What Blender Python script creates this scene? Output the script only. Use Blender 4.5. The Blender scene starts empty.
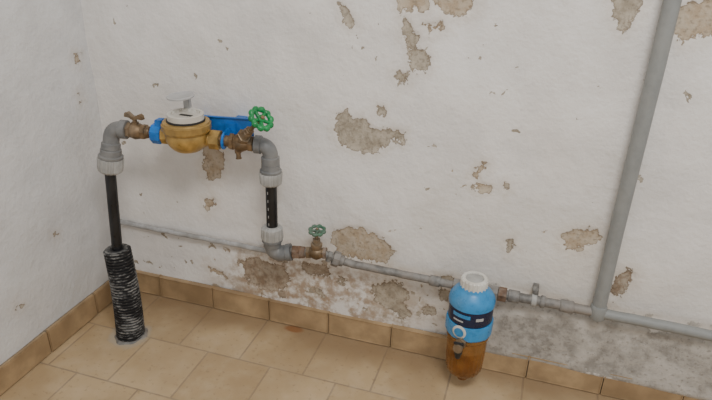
import bpy, bmesh, math, random
import numpy as np
from mathutils import Vector, Matrix
random.seed(4)
V=Vector
COL=bpy.context.scene.collection

# ------------------------------------------------------------------ materials
def base_mat(name):
    m=bpy.data.materials.new(name); m.use_nodes=True
    nt=m.node_tree
    return m,nt,nt.nodes['Principled BSDF']
def N(nt,t,**kw):
    n=nt.nodes.new(t)
    for k,v in kw.items(): setattr(n,k,v)
    return n
def tex(nt,scale,detail=4,rough=.55,vec=None,dist=0):
    n=N(nt,'ShaderNodeTexNoise'); n.inputs['Scale'].default_value=scale; n.inputs['Detail'].default_value=detail; n.inputs['Roughness'].default_value=rough; n.inputs['Distortion'].default_value=dist
    if vec is not None: nt.links.new(vec,n.inputs['Vector'])
    return n.outputs['Fac']
def math_(nt,op,a,b=None,clamp=False,c=None):
    n=N(nt,'ShaderNodeMath',operation=op,use_clamp=clamp)
    for i,x in enumerate([a,b,c]):
        if x is None: continue
        if isinstance(x,(int,float)): n.inputs[i].default_value=x
        else: nt.links.new(x,n.inputs[i])
    return n.outputs[0]
def rng(nt,v,a,b,c=0,d=1,smooth=True):
    n=N(nt,'ShaderNodeMapRange'); n.interpolation_type='SMOOTHSTEP' if smooth else 'LINEAR'
    nt.links.new(v,n.inputs[0])
    for i,x in zip((1,2,3,4),(a,b,c,d)): n.inputs[i].default_value=x
    return n.outputs[0]
def mix(nt,f,a,b,mode='MIX'):
    n=N(nt,'ShaderNodeMix',data_type='RGBA',blend_type=mode)
    ins=[n.inputs[0],n.inputs[6],n.inputs[7]]
    for s,x in zip(ins,(f,a,b)):
        if isinstance(x,(int,float)): s.default_value=x
        elif isinstance(x,tuple): s.default_value=(*x,1) if len(x)==3 else x
        else: nt.links.new(x,s)
    return n.outputs[2]
def bump(nt,h,strength,dist,bsdf,normal=None):
    n=N(nt,'ShaderNodeBump'); n.inputs['Strength'].default_value=strength; n.inputs['Distance'].default_value=dist
    nt.links.new(h,n.inputs['Height'])
    if normal: nt.links.new(normal,n.inputs['Normal'])
    if bsdf: nt.links.new(n.outputs[0],bsdf.inputs['Normal'])
    return n.outputs[0]

def simple(name,col,rough=.5,metal=0,var=.25,scale=40,bmp=.15,dirt=None,dirt_amt=.35):
    m,nt,b=base_mat(name)
    tc=N(nt,'ShaderNodeTexCoord').outputs['Object']
    n1=tex(nt,scale,5,.6,tc); n2=tex(nt,scale*.3,3,.5,tc)
    dark=tuple(c*(1-var) for c in col); lite=tuple(min(1,c*(1+var)) for c in col)
    c=mix(nt,rng(nt,n1,.3,.7),dark,lite)
    if dirt: c=mix(nt,math_(nt,'MULTIPLY',rng(nt,n2,.42,.66),dirt_amt),c,dirt)
    nt.links.new(c,b.inputs['Base Color'])
    nt.links.new(rng(nt,n1,.2,.8,max(0,rough-.1),min(1,rough+.15)),b.inputs['Roughness'])
    b.inputs['Metallic'].default_value=metal
    bump(nt,n1,bmp,.002,b)
    return m

DUST=(.38,.36,.33)
M_black=simple('black_polyethylene',(.006,.0065,.008),.34,dirt=(.10,.10,.10),dirt_amt=.10,scale=60)
M_gray=simple('gray_pvc',(.155,.16,.163),.42,dirt=DUST,dirt_amt=.25,var=.15)
M_lgray=simple('light_gray_plastic',(.40,.40,.385),.5,dirt=(.22,.21,.19),dirt_amt=.4,var=.15)
M_lid=simple('register_lid_plastic',(.44,.44,.44),.35,var=.08)
M_brass=simple('aged_brass',(.40,.26,.085),.36,metal=.55,var=.3,dirt=(.12,.085,.05),dirt_amt=.5)
M_brassd=simple('dark_bronze',(.20,.135,.075),.42,metal=.5,var=.4,dirt=(.32,.28,.22),dirt_amt=.4)
M_rusty=simple('rusty_fitting',(.17,.10,.06),.7,metal=.3,var=.4,scale=70,dirt=(.33,.29,.25),dirt_amt=.6,bmp=.5)
M_meter=simple('meter_brass',(.50,.325,.10),.34,metal=.5,var=.2,dirt=(.20,.125,.05),dirt_amt=.45)
M_blue=simple('blue_painted_steel',(.008,.15,.52),.35,var=.2,dirt=(.03,.07,.16),dirt_amt=.35)
M_fblue=simple('blue_plastic',(.030,.25,.55),.30,var=.12,dirt=(.13,.26,.38),dirt_amt=.35)
M_navy=simple('navy_label',(.006,.014,.05),.3,var=.1)
M_white=simple('white_plastic',(.68,.67,.62),.4,var=.06,dirt=(.38,.31,.22),dirt_amt=.4)
M_glassy=simple('register_face',(.72,.72,.70),.2,var=.04)
M_green=simple('green_enamel',(.008,.24,.065),.26,var=.25,dirt=(.01,.09,.035),dirt_amt=.5)
M_greend=simple('weathered_green_enamel',(.02,.125,.065),.5,var=.3,dirt=(.18,.2,.17),dirt_amt=.45)
M_painted=simple('whitewashed_pipe',(.40,.40,.40),.7,var=.15,scale=60,dirt=(.20,.195,.18),dirt_amt=.6,bmp=.4)
M_gpipe=simple('gray_painted_pipe',(.245,.255,.25),.5,var=.07,scale=50,dirt=(.30,.30,.285),dirt_amt=.3,bmp=.2)
M_galv=simple('dirty_galvanised_steel',(.20,.195,.185),.6,metal=.15,var=.35,scale=55,dirt=(.30,.27,.24),dirt_amt=.6,bmp=.5)
M_dark=simple('dark_rubber',(.02,.02,.02),.6)

def mat_sleeve():
    m,nt,b=base_mat('dusty_corrugated_plastic')
    tc=N(nt,'ShaderNodeTexCoord').outputs['Object']
    geo=N(nt,'ShaderNodeAttribute',attribute_name='ridge')
    mp=N(nt,'ShaderNodeMapping'); nt.links.new(tc,mp.inputs[0]); mp.inputs['Scale'].default_value=(1,1,3.5)
    n1=tex(nt,60,5,.7,mp.outputs[0]); n2=tex(nt,13,3,.5,tc)
    amt=math_(nt,'MULTIPLY',geo.outputs['Fac'],rng(nt,math_(nt,'ADD',math_(nt,'MULTIPLY',n1,.6),math_(nt,'MULTIPLY',n2,.4)),.47,.58))
    nt.links.new(mix(nt,math_(nt,'MULTIPLY',amt,.8),(.012,.012,.014),(.33,.33,.32)),b.inputs['Base Color'])
    b.inputs['Roughness'].default_value=.6
    return m
M_sleeve=mat_sleeve()

def mat_amber():
    m,nt,b=base_mat('amber_plastic')
    tc=N(nt,'ShaderNodeTexCoord').outputs['Object']
    n=tex(nt,18,4,.6,tc)
    sep=N(nt,'ShaderNodeSeparateXYZ'); nt.links.new(tc,sep.inputs[0])
    lvl=rng(nt,sep.outputs[2],.148,.151)
    c=mix(nt,rng(nt,n,.35,.65),(.33,.125,.020),(.55,.25,.055))
    c=mix(nt,math_(nt,'MULTIPLY',lvl,.35),c,(.72,.42,.15))
    nt.links.new(c,b.inputs['Base Color'])
    b.inputs['Transmission Weight'].default_value=.62
    b.inputs['Roughness'].default_value=.10
    b.inputs['IOR'].default_value=1.4
    return m
M_amber=mat_amber()
M_cart=simple('rusty_filter_cartridge',(.30,.16,.06),.7,var=.4,scale=30)

# ------------------------------------------------------------------ mesh helpers
def obj(name,verts,faces,mat,parent=None,smooth=40):
    me=bpy.data.meshes.new(name); me.from_pydata([tuple(v) for v in verts],[],faces)
    me.update(); me.validate()
    bm=bmesh.new(); bm.from_mesh(me); bmesh.ops.recalc_face_normals(bm,faces=bm.faces); bm.to_mesh(me); bm.free()
    me.polygons.foreach_set('use_smooth',[True]*len(me.polygons))
    me.set_sharp_from_angle(angle=math.radians(smooth))
    me.materials.append(mat)
    o=bpy.data.objects.new(name,me); COL.objects.link(o)
    if parent:
        o.parent=parent; o.matrix_parent_inverse=Matrix.Translation(-parent.location)
    return o
def group(name,loc):
    e=bpy.data.objects.new(name,None); e.empty_display_size=.05; e.location=loc; COL.objects.link(e); return e
def frame(axis,ref=None):
    a=V(axis).normalized(); r=V(ref) if ref else (V((0,0,1)) if abs(a.z)<.9 else V((1,0,0)))
    u=(r-a*r.dot(a)).normalized(); w=a.cross(u); return a,u,w
def lathe(name,p0,axis,prof,mat,parent=None,seg=32,rf=None,phase=0,smooth=40,ref=None):
    a,u,w=frame(axis,ref); p0=V(p0); vs=[]; fs=[]
    for t,r in prof:
        for k in range(seg):
            th=2*math.pi*k/seg+phase; rr=r*(rf(t,th) if rf else 1)
            vs.append(p0+a*t+(u*math.cos(th)+w*math.sin(th))*rr)
    n=len(prof)
    for i in range(n-1):
        for k in range(seg):
            k2=(k+1)%seg; fs.append((i*seg+k,i*seg+k2,(i+1)*seg+k2,(i+1)*seg+k))
    fs.append(tuple(range(seg))[::-1]); fs.append(tuple((n-1)*seg+k for k in range(seg)))
    return obj(name,vs,fs,mat,parent,smooth)
def nut(name,p0,axis,ln,r,mat,parent,phase=0,sides=6):
    c=r*.1
    return lathe(name,p0,axis,[(0,r-c),(c*.6,r),(ln-c*.6,r),(ln,r-c)],mat,parent,seg=sides,phase=phase,smooth=15)
def sweep(name,pts,rad,mat,parent=None,seg=20,closed=False,smooth=45,attr=None):
    pts=[V(p) for p in pts]; n=len(pts)
    if not isinstance(rad,(list,tuple)): rad=[rad]*n
    tans=[]
    for i in range(n):
        if closed: t=pts[(i+1)%n]-pts[i-1]
        else: t=pts[min(i+1,n-1)]-pts[max(i-1,0)]
        tans.append(t.normalized())
    _,u,_=frame(tans[0]); vs=[]; fs=[]
    for i in range(n):
        t=tans[i]; u=(u-t*u.dot(t)).normalized(); w=t.cross(u)
        for k in range(seg):
            th=2*math.pi*k/seg; vs.append(pts[i]+(u*math.cos(th)+w*math.sin(th))*rad[i])
    for i in range(n if closed else n-1):
        j=(i+1)%n
        for k in range(seg):
            k2=(k+1)%seg; fs.append((i*seg+k,i*seg+k2,j*seg+k2,j*seg+k))
    if not closed:
        fs.append(tuple(range(seg))[::-1]); fs.append(tuple((n-1)*seg+k for k in range(seg)))
    o=obj(name,vs,fs,mat,parent,smooth)
    if attr:
        at=o.data.attributes.new('ridge','FLOAT','POINT'); at.data.foreach_set('value',[attr[i] for i in range(n) for k in range(seg)])
    return o
def arc(a,c,b,r,n=8):
    a,c,b=V(a),V(c),V(b); d1=(a-c).normalized(); d2=(b-c).normalized()
    ang=d1.angle(d2); tl=r/math.tan(ang/2); s=c+d1*tl; e=c+d2*tl
    out=[a]
    bis=(d1+d2).normalized(); o=c+bis*(r/math.sin(ang/2))
    for i in range(n+1): out.append(o+((s-o).lerp(e-o,i/n)).normalized()*r)
    out.append(b); return out
def boxm(name,mn,mx,mat,parent=None,bev=.002,rot=None,piv=None):
    bm=bmesh.new(); bmesh.ops.create_cube(bm,size=1)
    s=[mx[i]-mn[i] for i in range(3)]; c=[(mx[i]+mn[i])/2 for i in range(3)]
    for v in bm.verts: v.co=V((v.co.x*s[0]+c[0],v.co.y*s[1]+c[1],v.co.z*s[2]+c[2]))
    if bev: bmesh.ops.bevel(bm,geom=list(bm.edges),offset=bev,segments=2,affect='EDGES')
    if rot:
        pv=V(piv or c)
        for v in bm.verts: v.co=pv+rot@(v.co-pv)
    vs=[v.co.copy() for v in bm.verts]; bm.verts.index_update(); fs=[tuple(v.index for v in f.verts) for f in bm.faces]; bm.free()
    return obj(name,vs,fs,mat,parent,30)

# ------------------------------------------------------------------ walls
def sd_poly(px,pz,poly):
    d=np.full(px.shape,1e9); inside=np.zeros(px.shape,bool)
    n=len(poly)
    for i in range(n):
        ax,az=poly[i]; bx,bz=poly[(i+1)%n]
        ex,ez=bx-ax,bz-az; wx,wz=px-ax,pz-az
        t=np.clip((wx*ex+wz*ez)/(ex*ex+ez*ez+1e-12),0,1)
        d=np.minimum(d,(wx-ex*t)**2+(wz-ez*t)**2)
        c=((az>pz)!=(bz>pz))&(px<(bx-ax)*(pz-az)/((bz-az) if bz!=az else 1e-9)+ax)
        inside^=c
    d=np.sqrt(d); return np.where(inside,d,-d)
def parse(s): return [tuple(float(q)/1000 for q in w.split(',')) for w in s.split()]
GREY=(.31,.265,.20); TAN=(.42,.325,.22); BRN=(.24,.17,.11); DGR=(.24,.22,.195)
PATCH=[
 (GREY,"757,709 785,715 802,700 829,709 857,685 887,681 911,689 946,680 945,656 913,657 897,635 860,613 826,617 793,618 764,631 752,664"),
 (GREY,"926,966 941,962 947,939 968,922 962,898 980,883 996,877 990,847 964,838 945,863 940,896 924,919"),
 (TAN,"905,1028 905,1060 990,1070 983,1032 982,988 944,981 915,988"),
 (TAN,"988,1032 1000,1075 1093,1060 1093,1039 1084,990 1040,974 1025,982 996,989"),
 (TAN,"970,955 1013,963 1024,945 991,929"),
 (GREY,"759,991 777,983 796,956 807,938 791,935 773,955"),
 (TAN,"345,563 386,577 416,554 420,523 396,469 355,449 334,485 348,525"),
 (TAN,"328,385 370,399 375,373 338,346"),
 (TAN,"753,354 789,380 839,390 893,368 936,331 920,288 867,277 812,279 769,291 750,321"),
 (TAN,"1372,462 1398,482 1450,494 1464,471 1440,444 1401,421 1374,434"),
 (BRN,"438,190 487,212 548,211 601,200 617,160 592,118 516,108 462,133"),
 (GREY,"873,199 911,222 965,230 990,202 975,163 1001,127 973,98 928,130 884,149"),
 (TAN,"1128,588 1149,627 1169,624 1163,612 1146,596 1150,578 1181,563 1178,552 1158,548 1136,561"),
 (GREY,"1369,1055 1380,1085 1450,1085 1447,1059 1437,1014 1417,996 1410,970 1384,998"),
 (TAN,"1505,1023 1527,1040 1588,1058 1650,1060 1660,985 1607,982 1563,970 1535,959 1507,982"),
 (GREY,"1233,415 1250,424 1259,396 1245,381"),
 (GREY,"911,835 936,832 945,813 920,801 909,815"),
 (BRN,"1510,372 1540,400 1560,386 1541,330 1523,300 1505,322"),
 (GREY,"1064,269 1105,284 1116,254 1075,235"),
 (BRN,"648,231 744,238 751,204 664,192"),
 (GREY,"868,742 884,742 884,722 868,722"),
 (GREY,"770,215 800,205 798,172 776,180"),
 (GREY,"1030,160 1065,170 1070,140 1040,125"),
 (GREY,"1205,560 1212,580 1220,575 1214,552"),
 (BRN,"598,268 640,262 636,240 605,238"),
 (TAN,"330,150 372,142 390,118 340,120"),
 (BRN,"560,250 620,252 610,222 565,225"),
 (GREY,"700,150 722,155 725,128 705,125"),
 (GREY,"1070,235 1100,225 1104,190 1082,185"),
 (TAN,"1890,860 1990,900 2040,800 1930,760"),
 (TAN,"2200,480 2320,520 2350,400 2230,380"),
]
LEDGE=parse("1150,255 1206,275 1326,262 1505,262 1700,262 1950,250 2600,235 3300,230 3300,40 1160,40 1150,120 1140,180")
def build_wall(name,x0,x1,z0,z1,step,to_world,patches,ledge,seed):
    nx=int((x1-x0)/step)+1; nz=int((z1-z0)/step)+1
    gx,gz=np.meshgrid(np.linspace(x0,x1,nx),np.linspace(z0,z1,nz)); gx=gx.ravel(); gz=gz.ravel()
    sd=np.full(gx.shape,-.06); col=np.tile(np.array(GREY),(len(gx),1))
    for c,p in patches:
        if isinstance(p,str): p=parse(p)
        xs=[q[0] for q in p]; zs=[q[1] for q in p]; m=.07
        idx=np.where((gx>min(xs)-m)&(gx<max(xs)+m)&(gz>min(zs)-m)&(gz<max(zs)+m))[0]
        if len(idx)==0: continue
        d=sd_poly(gx[idx],gz[idx],p); better=d>sd[idx]
        sd[idx[better]]=d[better]; col[idx[better]]=c
    led=np.full(gx.shape,-.2)
    if ledge: led=np.maximum(led,sd_poly(gx,gz,ledge))
    def ramp(v,a,b): t=np.clip((v-a)/(b-a),0,1); return t*t*(3-2*t)
    rs=np.random.RandomState(seed); und=np.zeros(gx.shape)
    for i in range(40):
        k=rs.uniform(5,38); a=rs.uniform(0,math.pi*2); ph=rs.uniform(0,6.28)
        und+=np.sin(k*(gx*math.cos(a)+gz*math.sin(a))+ph)/k*.010
    y=und*1.0
    y+=-.003*ramp(sd,-.004,.006)
    y+=.020*ramp(led,-.01,.03)
    verts=np.array([to_world(a,b,c) for a,b,c in zip(gx,gz,y)],dtype=np.float32)
    idx=np.arange(nx*nz).reshape(nz,nx)
    f=np.stack([idx[:-1,:-1],idx[:-1,1:],idx[1:,1:],idx[1:,:-1]],-1).reshape(-1,4)
    me=bpy.data.meshes.new(name)
    me.vertices.add(len(verts)); me.vertices.foreach_set('co',verts.ravel())
    me.loops.add(f.size); me.loops.foreach_set('vertex_index',f.ravel().astype(np.int32))
    me.polygons.add(len(f)); me.polygons.foreach_set('loop_start',np.arange(0,f.size,4,dtype=np.int32)); me.polygons.foreach_set('loop_total',np.full(len(f),4,dtype=np.int32))
    me.update(calc_edges=True); me.validate()
    me.polygons.foreach_set('use_smooth',[True]*len(me.polygons))
    for nme,val in (('sd',sd),('ledge',led)):
        at=me.attributes.new(nme,'FLOAT','POINT'); at.data.foreach_set('value',val.astype(np.float32))
    at=me.attributes.new('pc','FLOAT_COLOR','POINT'); at.data.foreach_set('color',np.concatenate([col,np.ones((len(col),1))],1).astype(np.float32).ravel())
    o=bpy.data.objects.new(name,me); COL.objects.link(o); return o

def mat_wall(name,white,low=True,chip=.70):
    m,nt,b=base_mat(name)
    pos=N(nt,'ShaderNodeTexCoord').outputs['Object']
    sep=N(nt,'ShaderNodeSeparateXYZ'); nt.links.new(pos,sep.inputs[0]); z=sep.outputs[2]; x=sep.outputs[0]
    nf=tex(nt,95,4,.6,pos); nm=tex(nt,30,5,.65,pos); nl=tex(nt,7,4,.55,pos); nb=tex(nt,1.6,3,.5,pos)
    sd=N(nt,'ShaderNodeAttribute',attribute_name='sd').outputs['Fac']
    led=N(nt,'ShaderNodeAttribute',attribute_name='ledge').outputs['Fac']
    pc=N(nt,'ShaderNodeAttribute',attribute_name='pc').outputs['Color']
    e=math_(nt,'ADD',sd,math_(nt,'MULTIPLY',math_(nt,'SUBTRACT',nm,.5),.070))
    e=math_(nt,'ADD',e,math_(nt,'MULTIPLY',math_(nt,'SUBTRACT',nf,.5),.020))
    mask=rng(nt,e,-.0008,.0008)
    halo=rng(nt,e,-.035,.0)
    rim_shade=math_(nt,'MULTIPLY',rng(nt,e,-.0008,.0008),rng(nt,e,.006,.0015))
    zlow=rng(nt,z,.42,.10) if low else rng(nt,z,.3,.0)
    cn=tex(nt,24,4,.55,pos,.4); cn2=tex(nt,3.1,2,.5,pos)
    thr=math_(nt,'SUBTRACT',chip,math_(nt,'MULTIPLY',zlow,.075 if low else .02))
    thr=math_(nt,'SUBTRACT',thr,math_(nt,'MULTIPLY',rng(nt,cn2,.45,.7),.05))
    cm=rng(nt,math_(nt,'SUBTRACT',cn,thr),0,.008)
    mask=math_(nt,'MAXIMUM',mask,cm)
    w2=tuple(c*.90 for c in white); w3=(white[0]*.84,white[1]*.80,white[2]*.73)
    c=mix(nt,rng(nt,nl,.35,.65),w2,white)
    wide=math_(nt,'MULTIPLY',rng(nt,nb,.42,.66),rng(nt,x,.9,1.7,.3,.7) if low else .3)
    c=mix(nt,wide,c,w3)
    c=mix(nt,math_(nt,'MULTIPLY',rng(nt,nf,.60,.75),.12),c,(.35,.32,.28))
    c=mix(nt,math_(nt,'MULTIPLY',halo,.20),c,(.48,.38,.26))
    if low:
        st=math_(nt,'MULTIPLY',rng(nt,z,.34,.10),rng(nt,x,.25,.45))
        st=math_(nt,'MULTIPLY',st,rng(nt,math_(nt,'ADD',math_(nt,'MULTIPLY',nl,.55),math_(nt,'MULTIPLY',nm,.45)),.43,.56))
        c=mix(nt,math_(nt,'MULTIPLY',st,.68),c,(.38,.295,.205))
        dr=math_(nt,'MULTIPLY',math_(nt,'MULTIPLY',rng(nt,x,.38,.48),rng(nt,x,1.05,.8)),rng(nt,z,.29,.2))
        c=mix(nt,math_(nt,'MULTIPLY',math_(nt,'MULTIPLY',dr,rng(nt,nm,.42,.60)),.55),c,(.29,.175,.09))
    pcv=mix(nt,rng(nt,nm,.38,.62),pc,mix(nt,.55,pc,(.58,.52,.43)))
    pcv=mix(nt,math_(nt,'MULTIPLY',rng(nt,nf,.52,.66),.42),pcv,(.11,.09,.065))
    pcv=mix(nt,math_(nt,'MULTIPLY',rim_shade,.55),pcv,(.13,.085,.045))  # contact shadow painted into the colour along the inner edge of peeled patches
    c=mix(nt,math_(nt,'MULTIPLY',mask,.94),c,pcv)
    le=math_(nt,'ADD',led,math_(nt,'MULTIPLY',math_(nt,'SUBTRACT',math_(nt,'ADD',math_(nt,'MULTIPLY',nl,.5),math_(nt,'MULTIPLY',nm,.5)),.5),.30))
    lm=rng(nt,le,-.004,.012)
    cem=mix(nt,rng(nt,nm,.40,.60),(.27,.255,.23),(.43,.41,.375))
    cem=mix(nt,math_(nt,'MULTIPLY',rng(nt,nl,.48,.60),.7),cem,(.62,.60,.56))
    cem=mix(nt,math_(nt,'MULTIPLY',rng(nt,nf,.54,.68),.5),cem,(.15,.135,.12))
    c=mix(nt,math_(nt,'MULTIPLY',lm,.92),c,cem)
    nt.links.new(c,b.inputs['Base Color']); b.inputs['Roughness'].default_value=.92; b.inputs['Specular IOR Level'].default_value=.2
    h=math_(nt,'ADD',math_(nt,'MULTIPLY',nl,1.2),math_(nt,'MULTIPLY',nm,.55)); h=math_(nt,'ADD',h,math_(nt,'MULTIPLY',nf,.22))
    h=math_(nt,'SUBTRACT',h,math_(nt,'MULTIPLY',mask,.35))
    bump(nt,h,.5,.012,b)
    return m
wb=build_wall('wall_back',-.04,3.2,0,2.45,.0055,lambda a,b,c:(a,-c,b),PATCH,LEDGE,3)
wb.data.materials.append(mat_wall('limewashed_plaster',(.82,.80,.775),chip=.715))
LP=[(TAN,"38,800 60,812 66,785 44,778"),
    (GREY,"60,690 74,700 72,676"),(GREY,"420,200 436,215 440,196"),(GREY,"560,120 590,128 600,105 570,98"),(GREY,"250,330 262,338 260,322")]
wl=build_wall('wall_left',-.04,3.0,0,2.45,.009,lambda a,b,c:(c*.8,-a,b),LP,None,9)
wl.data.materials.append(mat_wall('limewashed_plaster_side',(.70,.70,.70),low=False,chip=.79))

# ------------------------------------------------------------------ floor
def mat_floor():
    m,nt,b=base_mat('beige_ceramic_tiles')
    pos=N(nt,'ShaderNodeTexCoord').outputs['Object']
    mp=N(nt,'ShaderNodeMapping'); nt.links.new(pos,mp.inputs[0]); mp.inputs['Location'].default_value=(.06,.015,0)
    br=N(nt,'ShaderNodeTexBrick'); nt.links.new(mp.outputs[0],br.inputs['Vector'])
    br.offset=.5; br.inputs['Scale'].default_value=1; br.inputs['Mortar Size'].default_value=.0030; br.inputs['Mortar Smooth'].default_value=.25
    br.inputs['Brick Width'].default_value=.2; br.inputs['Row Height'].default_value=.2; br.inputs['Bias'].default_value=0
    br.inputs['Color1'].default_value=(.46,.33,.185,1); br.inputs['Color2'].default_value=(.54,.40,.235,1); br.inputs['Mortar'].default_value=(.33,.25,.165,1)
    n1=tex(nt,22,5,.6,pos); n2=tex(nt,4,4,.55,pos); n3=tex(nt,70,3,.5,pos)
    c=mix(nt,math_(nt,'MULTIPLY',rng(nt,n1,.4,.7),.35),br.outputs['Color'],(.60,.48,.32))
    c=mix(nt,math_(nt,'MULTIPLY',rng(nt,n2,.40,.62),.42),c,(.34,.23,.12))
    c=mix(nt,math_(nt,'MULTIPLY',rng(nt,n3,.60,.70),.3),c,(.18,.12,.07))
    mp2=N(nt,'ShaderNodeMapping'); nt.links.new(pos,mp2.inputs[0]); mp2.inputs['Scale'].default_value=(.75,1.5,1)
    d=N(nt,'ShaderNodeVectorMath',operation='DISTANCE'); nt.links.new(mp2.outputs[0],d.inputs[0]); d.inputs[1].default_value=(.635*.75,-.030*1.5,0)
    dd=math_(nt,'ADD',d.outputs['Value'],math_(nt,'MULTIPLY',math_(nt,'SUBTRACT',n1,.5),.02))
    c=mix(nt,math_(nt,'MULTIPLY',rng(nt,dd,.030,.016),.9),c,(.33,.095,.012))
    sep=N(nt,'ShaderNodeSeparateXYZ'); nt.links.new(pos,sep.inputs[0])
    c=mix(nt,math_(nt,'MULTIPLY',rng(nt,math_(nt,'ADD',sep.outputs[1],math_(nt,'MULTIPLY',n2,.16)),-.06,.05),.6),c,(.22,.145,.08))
    d2=N(nt,'ShaderNodeVectorMath',operation='DISTANCE'); nt.links.new(pos,d2.inputs[0]); d2.inputs[1].default_value=(.175,-.225,0)
    dd=math_(nt,'ADD',d2.outputs['Value'],math_(nt,'MULTIPLY',math_(nt,'SUBTRACT',n1,.5),.05))
    c=mix(nt,math_(nt,'MULTIPLY',rng(nt,dd,.070,.05),.5),c,(.45,.42,.36))
    nt.links.new(c,b.inputs['Base Color'])
    nt.links.new(rng(nt,n1,.3,.7,.33,.52),b.inputs['Roughness'])
    h=math_(nt,'ADD',math_(nt,'MULTIPLY',br.outputs['Fac'],-1.0),math_(nt,'MULTIPLY',n1,.25))
    bump(nt,h,.4,.003,b)
    return m
fl=obj('floor',[(-.04,.04,0),(3.2,.04,0),(3.2,-3,0),(-.04,-3,0),(-.04,.04,-.05),(3.2,.04,-.05),(3.2,-3,-.05),(-.04,-3,-.05)],[(0,1,2,3),(4,5,6,7),(0,1,5,4),(1,2,6,5),(2,3,7,6),(3,0,4,7)],mat_floor())

M_skirt=simple('beige_skirting_tile',(.42,.295,.165),.4,var=.18,scale=18,dirt=(.23,.15,.08),dirt_amt=.6)
M_grout=simple('dirty_grout',(.24,.19,.13),.9,var=.2)
def skirting(name,org,direc,nrm,length,first,mat):
    d=V(direc); n=V(nrm); org=V(org); bm=bmesh.new()
    def add(a,b,t0,t1,z0,z1,bev,mi):
        r=bmesh.ops.create_cube(bm,size=1); vs=r['verts']
        for v in vs:
            q=v.co; v.co=org+d*((a+b)/2+q.x*(b-a))+n*((t0+t1)/2+q.y*(t1-t0))+V((0,0,(z0+z1)/2+q.z*(z1-z0)))
        es=list({e for v in vs for e in v.link_edges}); fs=set()
        for v in vs: fs|=set(v.link_faces)
        for f in fs: f.material_index=mi
        if bev: bmesh.ops.bevel(bm,geom=es,offset=bev,segments=2,affect='EDGES')
    add(0,length,.0,.009,0,.077,0,1)
    a=0; b=first
    while a<length:
        j=random.uniform(-.001,.001)
        add(a+.0015,min(b,length)-.0015,.004,.0155+j,.002,.078+j,.0025,0); a=b; b+=.2
    bmesh.ops.recalc_face_normals(bm,faces=bm.faces)
    me=bpy.data.meshes.new(name); bm.to_mesh(me); bm.free(); me.materials.append(mat); me.materials.append(M_grout)
    o=bpy.data.objects.new(name,me); COL.objects.link(o); return o
skirting('baseboard_back',(.016,0,0),(1,0,0),(0,-1,0),3.18,.13,M_skirt)
skirting('baseboard_left',(0,-.0,0),(0,-1,0),(1,0,0),3.0,.17,M_skirt)

# ------------------------------------------------------------------ water meter line
g=group('water_meter_assembly',(.393,-.136,.655))
A=V((.181,-.17,.650)); B=V((.606,-.09,.630)); D=(B-A); D.normalize()
def on(x): return A+D*((x-A.x)/D.x)
R0=V((.174,-.219,.0)); R1=V((.163,-.205,.288)); R2=V((.166,-.186,.532)); R3=V((.175,-.181,.596))
sweep('riser_pipe',[R0+V((0,0,.02)),R0.lerp(R1,.5),R1,R1.lerp(R2,.5),R2,R3],.0150,M_black,g,24)
def coupling(name,p0,p1,r,parent):
    ax=(V(p1)-V(p0)); ln=ax.length
    rib=lambda t,th: 1+.035*(1 if math.sin(th*14)>0 else -1) 
    prof=[(0,r*.72),(ln*.06,r*.9),(ln*.10,r*.98),(ln*.55,r*1.04),(ln*.60,r*.99)]
    lathe(name+'_nut',p0,ax,prof,M_lgray,parent,seg=112,rf=rib,smooth=30)
    lathe(name+'_body',p0,ax,[(ln*.58,r*.90),(ln*.62,r*.99),(ln*.70,r*1.0),(ln*.74,r*.86),(ln*.95,r*.84),(ln,r*.7)],M_gray,parent,seg=40)
coupling('riser_coupling',R2-V((0,0,.006)),R3+V((.001,.001,.0)),.0330,g)
pts=arc(R3-V((0,0,.004)),A,on(.222),.026,10)
sweep('riser_elbow',pts,.0215,M_gray,g,28)
lathe('elbow_collar_low',R3-V((0,0,.003)),(A-R3),[(0,.0235),(.001,.0252),(.016,.0252),(.019,.022)],M_gray,g)
lathe('elbow_collar_side',on(.203),D,[(0,.022),(.002,.0255),(.020,.0255),(.021,.018)],M_gray,g)
lathe('inlet_valve_body',on(.222),D,[(0,.016),(.004,.017),(.012,.0175),(.017,.021),(.026,.0235),(.036,.021),(.044,.0175),(.060,.0165),(.064,.015)],M_brassd,g)
nut('inlet_valve_hex',on(.223),D,.012,.0215,M_brassd,g)
nut('inlet_valve_hex',on(.262),D,.014,.0215,M_brassd,g,.3)
hv=on(.247)
lathe('inlet_valve_stem',hv+V((0,0,.012)),(0,0,1),[(0,.010),(.012,.010),(.013,.006),(.024,.006),(.025,.008),(.028,.008)],M_brassd,g,20)
def butterfly(name,c,xdir,w,h,t,mat,parent):
    x=V(xdir).normalized(); y=V((0,0,1)).cross(x)
    prof=[(-1,.25),(-.92,.8),(-.7,1.0),(-.45,.75),(-.2,.42),(0,.38),(.2,.42),(.45,.75),(.7,1.0),(.92,.8),(1,.25)]
    vs=[];fs=[]
    for s in (-1,1):
        for (u,v) in prof: vs.append(V(c)+x*(u*w)+y*(s*t)+V((0,0,v*h)))
        for (u,v) in prof: vs.append(V(c)+x*(u*w)+y*(s*t)+V((0,0,-.15*h if abs(u)<.3 else .1*h)))
    n=len(prof)
    for i in range(n-1):
        fs.append((i,i+1,n+i+1,n+i)); fs.append((2*n+i,3*n+i,3*n+i+1,2*n+i+1))
        fs.append((i,2*n+i,2*n+i+1,i+1)); fs.append((n+i,n+i+1,3*n+i+1,3*n+i))
    fs.append((0,n,3*n,2*n)); fs.append((n-1,3*n-1,4*n-1,2*n-1))
    return obj(name,vs,fs,mat,parent,50)
butterfly('inlet_valve_handle',hv+V((0,0,.034)),(1,-.15,.0),.031,.016,.006,M_brassd,g)
lathe('inlet_tail',on(.284),D,[(0,.013),(.055,.013)],M_brassd,g,24)
nut('inlet_union_nut',on(.320),D,.024,.0265,M_meter,g,.2,8)
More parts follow.
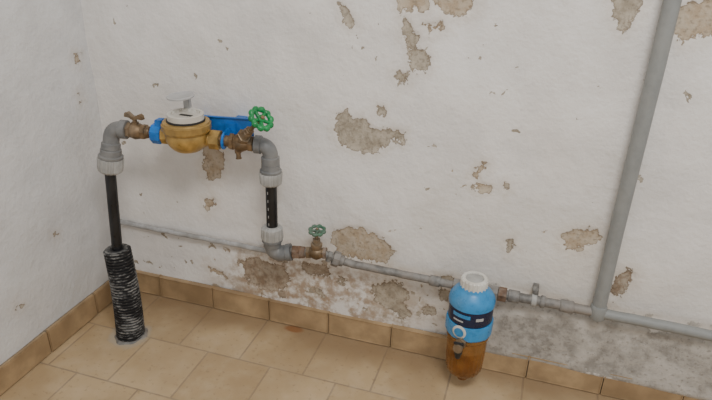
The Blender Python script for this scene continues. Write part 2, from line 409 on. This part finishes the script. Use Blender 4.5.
rotz=Matrix.Rotation(math.atan2(D.y,D.x),3,'Z')
piv=(.40,-.092,.652)
boxm('bracket_plate',(.385,-.086,.628),(.548,-.082,.688),M_blue,g,.0012,rotz,piv)
boxm('bracket_top_lip',(.385,-.092,.685),(.548,-.084,.688),M_blue,g,.001,rotz,piv)
boxm('bracket_rail',(.295,-.087,.630),(.390,-.083,.658),M_blue,g,.001,rotz,piv)
boxm('bracket_wall_stub',(.36,-.088,.632),(.385,.012,.660),M_blue,g,.001)
boxm('bracket_wall_stub',(.47,-.078,.632),(.50,.012,.672),M_blue,g,.001)
c=on(.293)
lathe('bracket_inlet_clamp',c,D,[(0,.0150),(0.0,.0262),(.003,.0285),(.024,.0285),(.027,.0262),(.027,.0150)],M_blue,g,8,phase=math.pi/8,smooth=20)
boxm('bracket_inlet_arm',(c.x,c.y+.012,c.z-.028),(c.x+.006,-.095,c.z+.024),M_blue,g,.001)
boxm('bracket_inlet_ear',(c.x+.014,c.y-.010,c.z+.018),(c.x+.034,c.y+.016,c.z+.040),M_blue,g,.002)
c=on(.482)
lathe('bracket_outlet_clamp',c,D,[(0,.0150),(0.0,.0225),(.001,.0235),(.005,.0235),(.006,.0225),(.006,.0150)],M_blue,g,32)
boxm('bracket_outlet_arm',(c.x,c.y+.012,c.z-.022),(c.x+.005,-.080,c.z+.026),M_blue,g,.001)
MC=V((.391,-.138,.606))
prof=[(0,.024),(.002,.034),(.008,.042),(.018,.050),(.030,.0560),(.046,.0575),(.052,.056),(.054,.0605),(.056,.0615),(.078,.0615),(.081,.060),(.082,.054)]
lathe('meter_body',MC,(0,0,1),prof,M_meter,g,56)
lathe('meter_ring_lugs',MC+V((0,0,.058)),(0,0,1),[(0,.0615),(.001,.0630),(.017,.0630),(.018,.0615)],M_meter,g,96,rf=lambda t,th:1+.02*(math.sin(th*12)>0.2),smooth=25)
lathe('meter_inlet_port',on(.333),D,[(0,.019),(.01,.019),(.03,.028),(.05,.032)],M_meter,g,28)
lathe('meter_outlet_port',on(.454),-D,[(0,.019),(.01,.019),(.03,.028),(.05,.032)],M_meter,g,28)
TZ=MC.z+.080
lathe('register_base',(MC.x,MC.y,TZ),(0,0,1),[(0,.050),(.006,.050),(.007,.0475)],M_dark,g,48)
lathe('register_crown',(MC.x,MC.y,TZ+.004),(0,0,1),[(0,.0440),(.001,.0472),(.017,.0472),(.018,.0455),(.018,.038),(.012,.037),(.011,.02)],M_white,g,160,
      rf=lambda t,th:1 if t<.004 or t>.0165 else (1+.045*(1 if math.sin(th*16)>0 else -1)),smooth=25)
lathe('register_face',(MC.x,MC.y,TZ+.0138),(0,0,1),[(0,.035),(.001,.035)],M_glassy,g,40)
boxm('register_counter_window',(MC.x-.018,MC.y-.004,TZ+.0143),(MC.x+.018,MC.y+.008,TZ+.0156),M_dark,g,.0003)
# lid swung up on its hinge arm at the rear
boxm('register_hinge',(MC.x-.028,MC.y+.036,TZ+.006),(MC.x-.010,MC.y+.050,TZ+.060),M_lid,g,.002)
LA=V((-.05,-.05,1)).normalized()
lathe('register_lid',V((MC.x-.018,MC.y+.014,TZ+.058)),LA,[(0,.032),(.0005,.0355),(.004,.036),(.0055,.0345),(.0055,.029),(.0048,.028)],M_lid,g,48)
nut('outlet_union_nut',on(.448),D,.028,.0270,M_brass,g,.1,8)
lathe('outlet_tail',on(.470),D,[(0,.015),(.035,.015)],M_brassd,g,24)
nut('outlet_valve_hex',on(.500),D,.012,.0230,M_brassd,g)
lathe('outlet_valve_body',on(.505),D,[(0,.017),(.008,.019),(.018,.0245),(.028,.0255),(.038,.021),(.048,.017),(.056,.016)],M_brassd,g)
nut('outlet_valve_hex',on(.550),D,.014,.0220,M_brassd,g,.25)
SB=on(.522); WC=V((.609,-.140,.719)); SD=(WC-SB); SL=SD.length
lathe('outlet_valve_bonnet',SB,SD,[(0,.018),(.030,.0175),(.034,.014),(.055,.0125),(.058,.0095),(.070,.0090),(.072,.0055),(SL-.006,.005)],M_brassd,g,24)
nut('outlet_bonnet_hex',SB+SD.normalized()*.026,SD,.012,.0205,M_brassd,g)
nut('outlet_gland_nut',SB+SD.normalized()*.056,SD,.011,.0125,M_brassd,g)
lathe('outlet_drain_plug',on(.520)-V((0,0,.018)),(.1,-.1,-1),[(0,.009),(.012,.009),(.013,.0065),(.024,.0065),(.025,.008),(.028,.008)],M_brassd,g,16)
def handwheel(prefix,c,axis,R,mat,parent,spokes=5,lobes=10,fat=1.0):
    a,u,w=frame(axis); c=V(c)
    n=100; ring=[];rad=[]
    for i in range(n):
        th=2*math.pi*i/n; rr=R*(.82+.035*math.cos(lobes*th)); ring.append(c+(u*math.cos(th)+w*math.sin(th))*rr); rad.append(R*fat*(.17+.03*math.cos(lobes*th)))
    sweep(prefix+'_rim',ring,rad,mat,parent,12,closed=True)
    for k in range(spokes):
        th=2*math.pi*k/spokes+.2; d=u*math.cos(th)+w*math.sin(th)
        sweep(prefix+'_spoke',[c-a*R*.10,c-a*R*.08+d*R*.4,c+d*R*.85],[R*.18,R*.15,R*.15],mat,parent,10)
    lathe(prefix+'_hub',c-a*R*.25,a,[(0,R*.2),(R*.05,R*.30),(R*.35,R*.30),(R*.4,R*.24)],mat,parent,20)
    nut(prefix+'_hub_nut',c+a*R*.14,a,R*.16,R*.16,M_brassd,parent)
handwheel('outlet_handwheel',WC,SD,.033,M_green,g,5,10,1.25)
DT=V((.606,-.09,.572))
sweep('drop_elbow',arc(on(.566),B,DT,.026,10),.0205,M_gray,g,28)
lathe('drop_elbow_collar_side',on(.566),D,[(0,.018),(.001,.0245),(.017,.0245),(.019,.021)],M_gray,g)
lathe('drop_elbow_collar_low',(.606,-.09,.600),(0,0,-1),[(0,.021),(.002,.0245),(.022,.0245),(.024,.018)],M_gray,g)
coupling('drop_coupling_top',(.605,-.09,.518),(.606,-.09,.580),.0295,g)
sweep('drop_pipe',[(.606,-.09,.55),(.6045,-.09,.46),(.603,-.09,.35)],.0158,M_black,g,24)
for k in range(5):
    z=.398+k*.024
    boxm('pipe_marking',(.6005,-.1065,z),(.6020,-.1052,z+.008),M_lgray,g,.0002)
coupling('drop_coupling_bottom',(.603,-.09,.392),(.602,-.09,.325),.0295,g)
E0=V((.602,-.09,.338)); E1=V((.602,-.09,.300)); E2=V((.655,-.078,.311))
sweep('bottom_elbow',arc(E0,E1,E2,.022,10),.0225,M_gray,g,28)
D2=(E2-E1).normalized()
lathe('bottom_elbow_collar',E2-D2*.016,D2,[(0,.022),(.002,.0250),(.016,.0250),(.017,.016)],M_gray,g)

pts=[];rad=[];att=[]
n=32
S0=V((.176,-.222,.0)); S1=V((.163,-.206,.292))
for i in range(n):
    for (dt,r,a) in ((0,.0345,0),(.22,.0345,0),(.34,.0390,1),(.74,.0390,1),(.88,.0345,.1)):
        t=(i+dt)/n; p=S0.lerp(S1,t)+V((.006*math.sin(t*math.pi),0,0)); pts.append(p); rad.append(r*(1.08-.10*t)); att.append(a)
pts.append(S1+V((0,0,.001))); rad.append(.034); att.append(1)
pts.append(S1+V((0,0,.0014))); rad.append(.018); att.append(0)
gs=group('corrugated_conduit',tuple(S0))
sweep('sleeve',pts,rad,M_sleeve,gs,36,smooth=35,attr=att)
lathe('mortar_collar',(S0.x,S0.y,0),(0,0,1),[(-.002,.050),(.001,.048),(.004,.043),(.006,.036)],M_galv,gs,40,rf=lambda t,th:1+.06*math.sin(3*th)+.05*math.sin(7*th+1))

# ------------------------------------------------------------------ stop valve and wall pipe
gv=group('gate_valve',(.727,-.07,.318))
VA=E2; VB=V((.805,-.050,.294))
C1=V((.727,-.066,.316)); d1=(C1-VA).normalized()
lathe('nipple',VA-d1*.002,d1,[(0,.0125),(.075,.0125)],M_galv,gv,20)
nut('inlet_nut',VA+d1*.004,d1,.022,.0210,M_rusty,gv)
lathe('reducer',VA+d1*.026,d1,[(0,.017),(.012,.0165),(.015,.013)],M_rusty,gv,24)
lathe('body',C1-d1*.028,d1,[(0,.0155),(.010,.0165),(.012,.014),(.020,.018),(.028,.0205),(.036,.018),(.044,.014),(.046,.0165),(.056,.0155)],M_brassd,gv,28)
nut('body_hex_in',C1-d1*.029,d1,.010,.0185,M_brassd,gv)
nut('body_hex_out',C1+d1*.019,d1,.010,.0185,M_rusty,gv)
lathe('bonnet',C1,(0,0,1),[(0,.0145),(.018,.0145),(.022,.0165),(.030,.0165),(.031,.010),(.042,.009),(.043,.0050),(.068,.0047)],M_brassd,gv,20)
nut('gland_nut',C1+V((0,0,.036)),(0,0,1),.010,.0115,M_brassd,gv)
handwheel('wheel',C1+V((.002,0,.072)),(0.05,-.18,1),.0245,M_greend,gv,4,8,1.1)
U0=V((.762,-.062,.309)); dU=(VB-U0).normalized()
sweep('tail_pipe',[C1+d1*.02,U0,VB,VB+V((.03,.003,-.005))],.0115,M_galv,gv,16)
nut('union_small',U0-dU*.004,dU,.012,.018,M_galv,gv)
nut('union_ring',U0+dU*.012,dU,.020,.0225,M_galv,gv,.3,8)
lathe('union_end',U0+dU*.032,dU,[(0,.017),(.012,.016),(.014,.012)],M_galv,gv,24)

gp=group('wall_water_pipe',(1.1,-.042,.28))
PL=[(.825,-.048,.289),(.95,-.043,.285),(1.10,-.041,.280),(1.175,-.041,.279),(1.33,-.041,.280),(1.488,-.041,.280),(1.75,-.040,.275),(2.2,-.040,.268),(3.15,-.040,.255)]
def dens(P_,k=6,am=.0008):
    out=[]
    for i in range(len(P_)-1):
        for j in range(k):
            p=V(P_[i]).lerp(V(P_[i+1]),j/k); out.append(p+V((0,random.uniform(-am,am),random.uniform(-am,am))))
    out.append(V(P_[-1])); return out
sweep('pipe_left_run',dens(PL[:4]),.0112,M_galv,gp,20)
sweep('pipe_mid_run',dens(PL[3:6]),.0128,M_galv,gp,20)
sweep('pipe_right_run',dens(PL[5:]),.0138,M_gpipe,gp,20)
def band(nm,x,ln,r,mat,hexa=0):
    ps=[V(p) for p in PL]
    for i in range(len(ps)-1):
        if ps[i].x<=x<=ps[i+1].x:
            p=ps[i].lerp(ps[i+1],(x-ps[i].x)/(ps[i+1].x-ps[i].x)); d=ps[i+1]-ps[i]
            if hexa: nut(nm,p,d,ln,r,mat,gp,.2,hexa)
            else: lathe(nm,p,d,[(0,r*.9),(.002,r),(ln-.002,r),(ln,r*.9)],mat,gp,24)
band('coupling',1.05,.030,.0150,M_galv)
band('coupling_nut',1.236,.022,.0200,M_rusty,6)
band('coupling',1.262,.030,.0170,M_galv)
band('coupling',1.395,.034,.0165,M_galv)
band('clip_ring',1.322,.014,.0172,M_lgray)
boxm('clip_tab',(1.3225,-.040,.288),(1.3375,.012,.308),M_galv,gp,.001)
lathe('clip_screw',(1.330,-.0385,.302),(0,-1,0),[(0,.005),(.004,.005),(.005,.003)],M_galv,gp,12)
band('clip_ring',1.345,.012,.0168,M_galv)

gd=group('vertical_wall_pipe',(1.488,-.034,1.0))
vp=[(1.488,-.040,.268),(1.487,-.034,.5),(1.489,-.033,.9),(1.487,-.033,1.5),(1.488,-.033,2.43)]
sweep('pipe',dens(vp,8,.0006),.0175,M_gpipe,gd,28)
lathe('tee_socket',(1.488,-.040,.262),(0,0,1),[(0,.0185),(.004,.0205),(.036,.0205),(.040,.0185)],M_gpipe,gd,28)
for z in (1.35,2.05):
    lathe('clip_ring',(1.488,-.033,z),(0,0,1),[(0,.0180),(.001,.0190),(.013,.0190),(.014,.0180)],M_gpipe,gd,28)
    boxm('clip_base',(1.478,-.02,z),(1.498,.012,z+.014),M_gpipe,gd,.001)

gt=group('thin_copper_pipe',(.3,-.013,.258))
sweep('pipe',dens([(.006,-.013,.261),(.2,-.013,.259),(.4,-.013,.258),(.55,-.014,.257),(.63,-.015,.256)],6,.0012),.0082,M_painted,gt,16)

# ------------------------------------------------------------------ water filter
gf=group('water_filter',(1.175,-.112,.05))
FX,FY=1.175,-.112
def fl_(nm,prof,mat,seg=56,rf=None,smooth=40): return lathe(nm,(FX,FY,0),(0,0,1),prof,mat,gf,seg,rf,smooth=smooth,ref=(0,-1,0))
fl_('bowl',[(.060,.022),(.061,.034),(.066,.043),(.078,.0485),(.11,.0505),(.15,.0520),(.200,.0530)],M_amber,144,rf=lambda t,th:1+.012*math.cos(24*th)*(1 if .067<t<.195 else 0))
fl_('cartridge',[(.074,.020),(.078,.031),(.195,.033)],M_cart,32,rf=lambda t,th:1+.03*math.cos(16*th))
fl_('bowl_flange',[(.186,.0530),(.188,.0570),(.196,.0570),(.200,.055)],M_amber,56)
fl_('drain_cock',[(.032,.008),(.034,.014),(.044,.015),(.046,.021),(.056,.023),(.062,.026)],M_amber,24)
fl_('lower_ring',[(.198,.0550),(.200,.0590),(.203,.0605),(.238,.0605),(.242,.0590)],M_fblue,96,rf=lambda t,th:1+.02*(1 if math.sin(8*th)>.55 else 0),smooth=25)
fl_('label_band',[(.240,.0570),(.242,.0575),(.288,.0570),(.290,.0565)],M_navy)
fl_('upper_ring',[(.286,.0570),(.288,.0595),(.298,.0595),(.306,.0575),(.318,.0505),(.328,.0410),(.333,.0365),(.338,.0350)],M_fblue)
fl_('cap',[(.334,.0320),(.336,.0345),(.356,.0338),(.359,.0315),(.359,.024),(.355,.023)],M_white,120,rf=lambda t,th:1+.03*(1 if math.sin(20*th)>0 else -1)*(1 if .335<t<.3565 else 0),smooth=25)
fl_('cap_disc',[(.354,.0225),(.3565,.0225),(.358,.020)],M_lgray,32)
lathe('pipe_connector',(FX,FY+.045,.268),(0,1,.12),[(0,.030),(.012,.030),(.013,.020),(.030,.020)],M_fblue,gf,32)
boxm('connector_block',(FX-.034,-.062,.258),(FX+.034,-.030,.302),M_brassd,gf,.006)
nut('connector_nut',(FX-.060,-.041,.2793),(1,0,0),.028,.0215,M_galv,gf)
nut('connector_nut',(FX+.032,-.041,.279),(1,0,0),.028,.0215,M_galv,gf)
def on_cyl(th,r): return V((FX+r*math.sin(th),FY-r*math.cos(th),0))
th=-.30; q=on_cyl(th,.059); nrm=V((math.sin(th),-math.cos(th),0))
lathe('medallion_rim',q+V((0,0,.226)),nrm,[(0,.0185),(.003,.0185),(.004,.017)],M_white,gf,32)
lathe('medallion_disc',q+V((0,0,.226))+nrm*.0038,nrm,[(0,.0130),(.001,.0130)],M_fblue,gf,32)
def cyl_patch(nm,t0,t1,z0,z1,r,mat):
    vs=[];fs=[];k=8
    for i in range(k+1):
        p=on_cyl(t0+(t1-t0)*i/k,r); p2=on_cyl(t0+(t1-t0)*i/k,r-.001)
        vs+= [p+V((0,0,z0)),p+V((0,0,z1)),p2+V((0,0,z0)),p2+V((0,0,z1))]
    for i in range(k):
        a=4*i; b=a+4; fs+=[(a,b,b+1,a+1),(a+2,a+3,b+3,b+2),(a,a+2,b+2,b),(a+1,b+1,b+3,a+3)]
    fs+=[(0,1,3,2),(4*k,4*k+2,4*k+3,4*k+1)]
    obj(nm,vs,fs,mat,gf)
cyl_patch('label_mark',-.75,.10,.268,.278,.0583,M_fblue)
cyl_patch('label_mark',.35,.70,.264,.272,.0583,M_lid)
cyl_patch('label_mark',-.70,-.20,.255,.259,.0583,M_lid)
q=on_cyl(-.16,.054)+V((0,0,.196)); nr=V((math.sin(-.16),-math.cos(-.16),0))
nut('sample_cock_base',q,nr,.014,.0145,M_brassd,gf)
lathe('sample_cock_body',q+nr*.012,nr,[(0,.009),(.016,.009),(.017,.012),(.026,.012)],M_brassd,gf,20)
lathe('sample_cock_spout',q+nr*.026+V((0,0,.008)),(0,0,-1),[(0,.0085),(.008,.011),(.028,.0105),(.032,.008),(.042,.007)],M_dark,gf,20)
boxm('sample_cock_lever',tuple(q+nr*.030+V((-.013,-.003,.010))),tuple(q+nr*.030+V((.013,.003,.016))),M_dark,gf,.0012)

# ------------------------------------------------------------------ light and camera
w=bpy.data.worlds.new('room_ambient'); bpy.context.scene.world=w; w.use_nodes=True
w.node_tree.nodes['Background'].inputs[0].default_value=(1,.985,.97,1); w.node_tree.nodes['Background'].inputs[1].default_value=.66
def area(name,loc,target,size,power,col):
    l=bpy.data.lights.new(name,'AREA'); l.shape='RECTANGLE'; l.size=size[0]; l.size_y=size[1]; l.energy=power; l.color=col
    o=bpy.data.objects.new(name,l); o.location=loc; o.rotation_euler=(V(target)-V(loc)).to_track_quat('-Z','Y').to_euler(); COL.objects.link(o)
area('ceiling_lamp',(1.6,-1.5,2.4),(1.2,-.2,.5),(.7,.45),33,(1,.965,.92))

cam=bpy.data.cameras.new('camera'); co=bpy.data.objects.new('camera',cam); COL.objects.link(co)
cam.sensor_width=36; cam.lens=604*36/712
right=V((.9528,.3024,.0256)); down=V((.1521,-.4032,-.9024)); fwd=V((-.2626,.8637,-.4302))
M=Matrix((right,-down,-fwd)).transposed().to_4x4(); M.translation=V((1.26,-1.45,1.19))
co.matrix_world=M; bpy.context.scene.camera=co
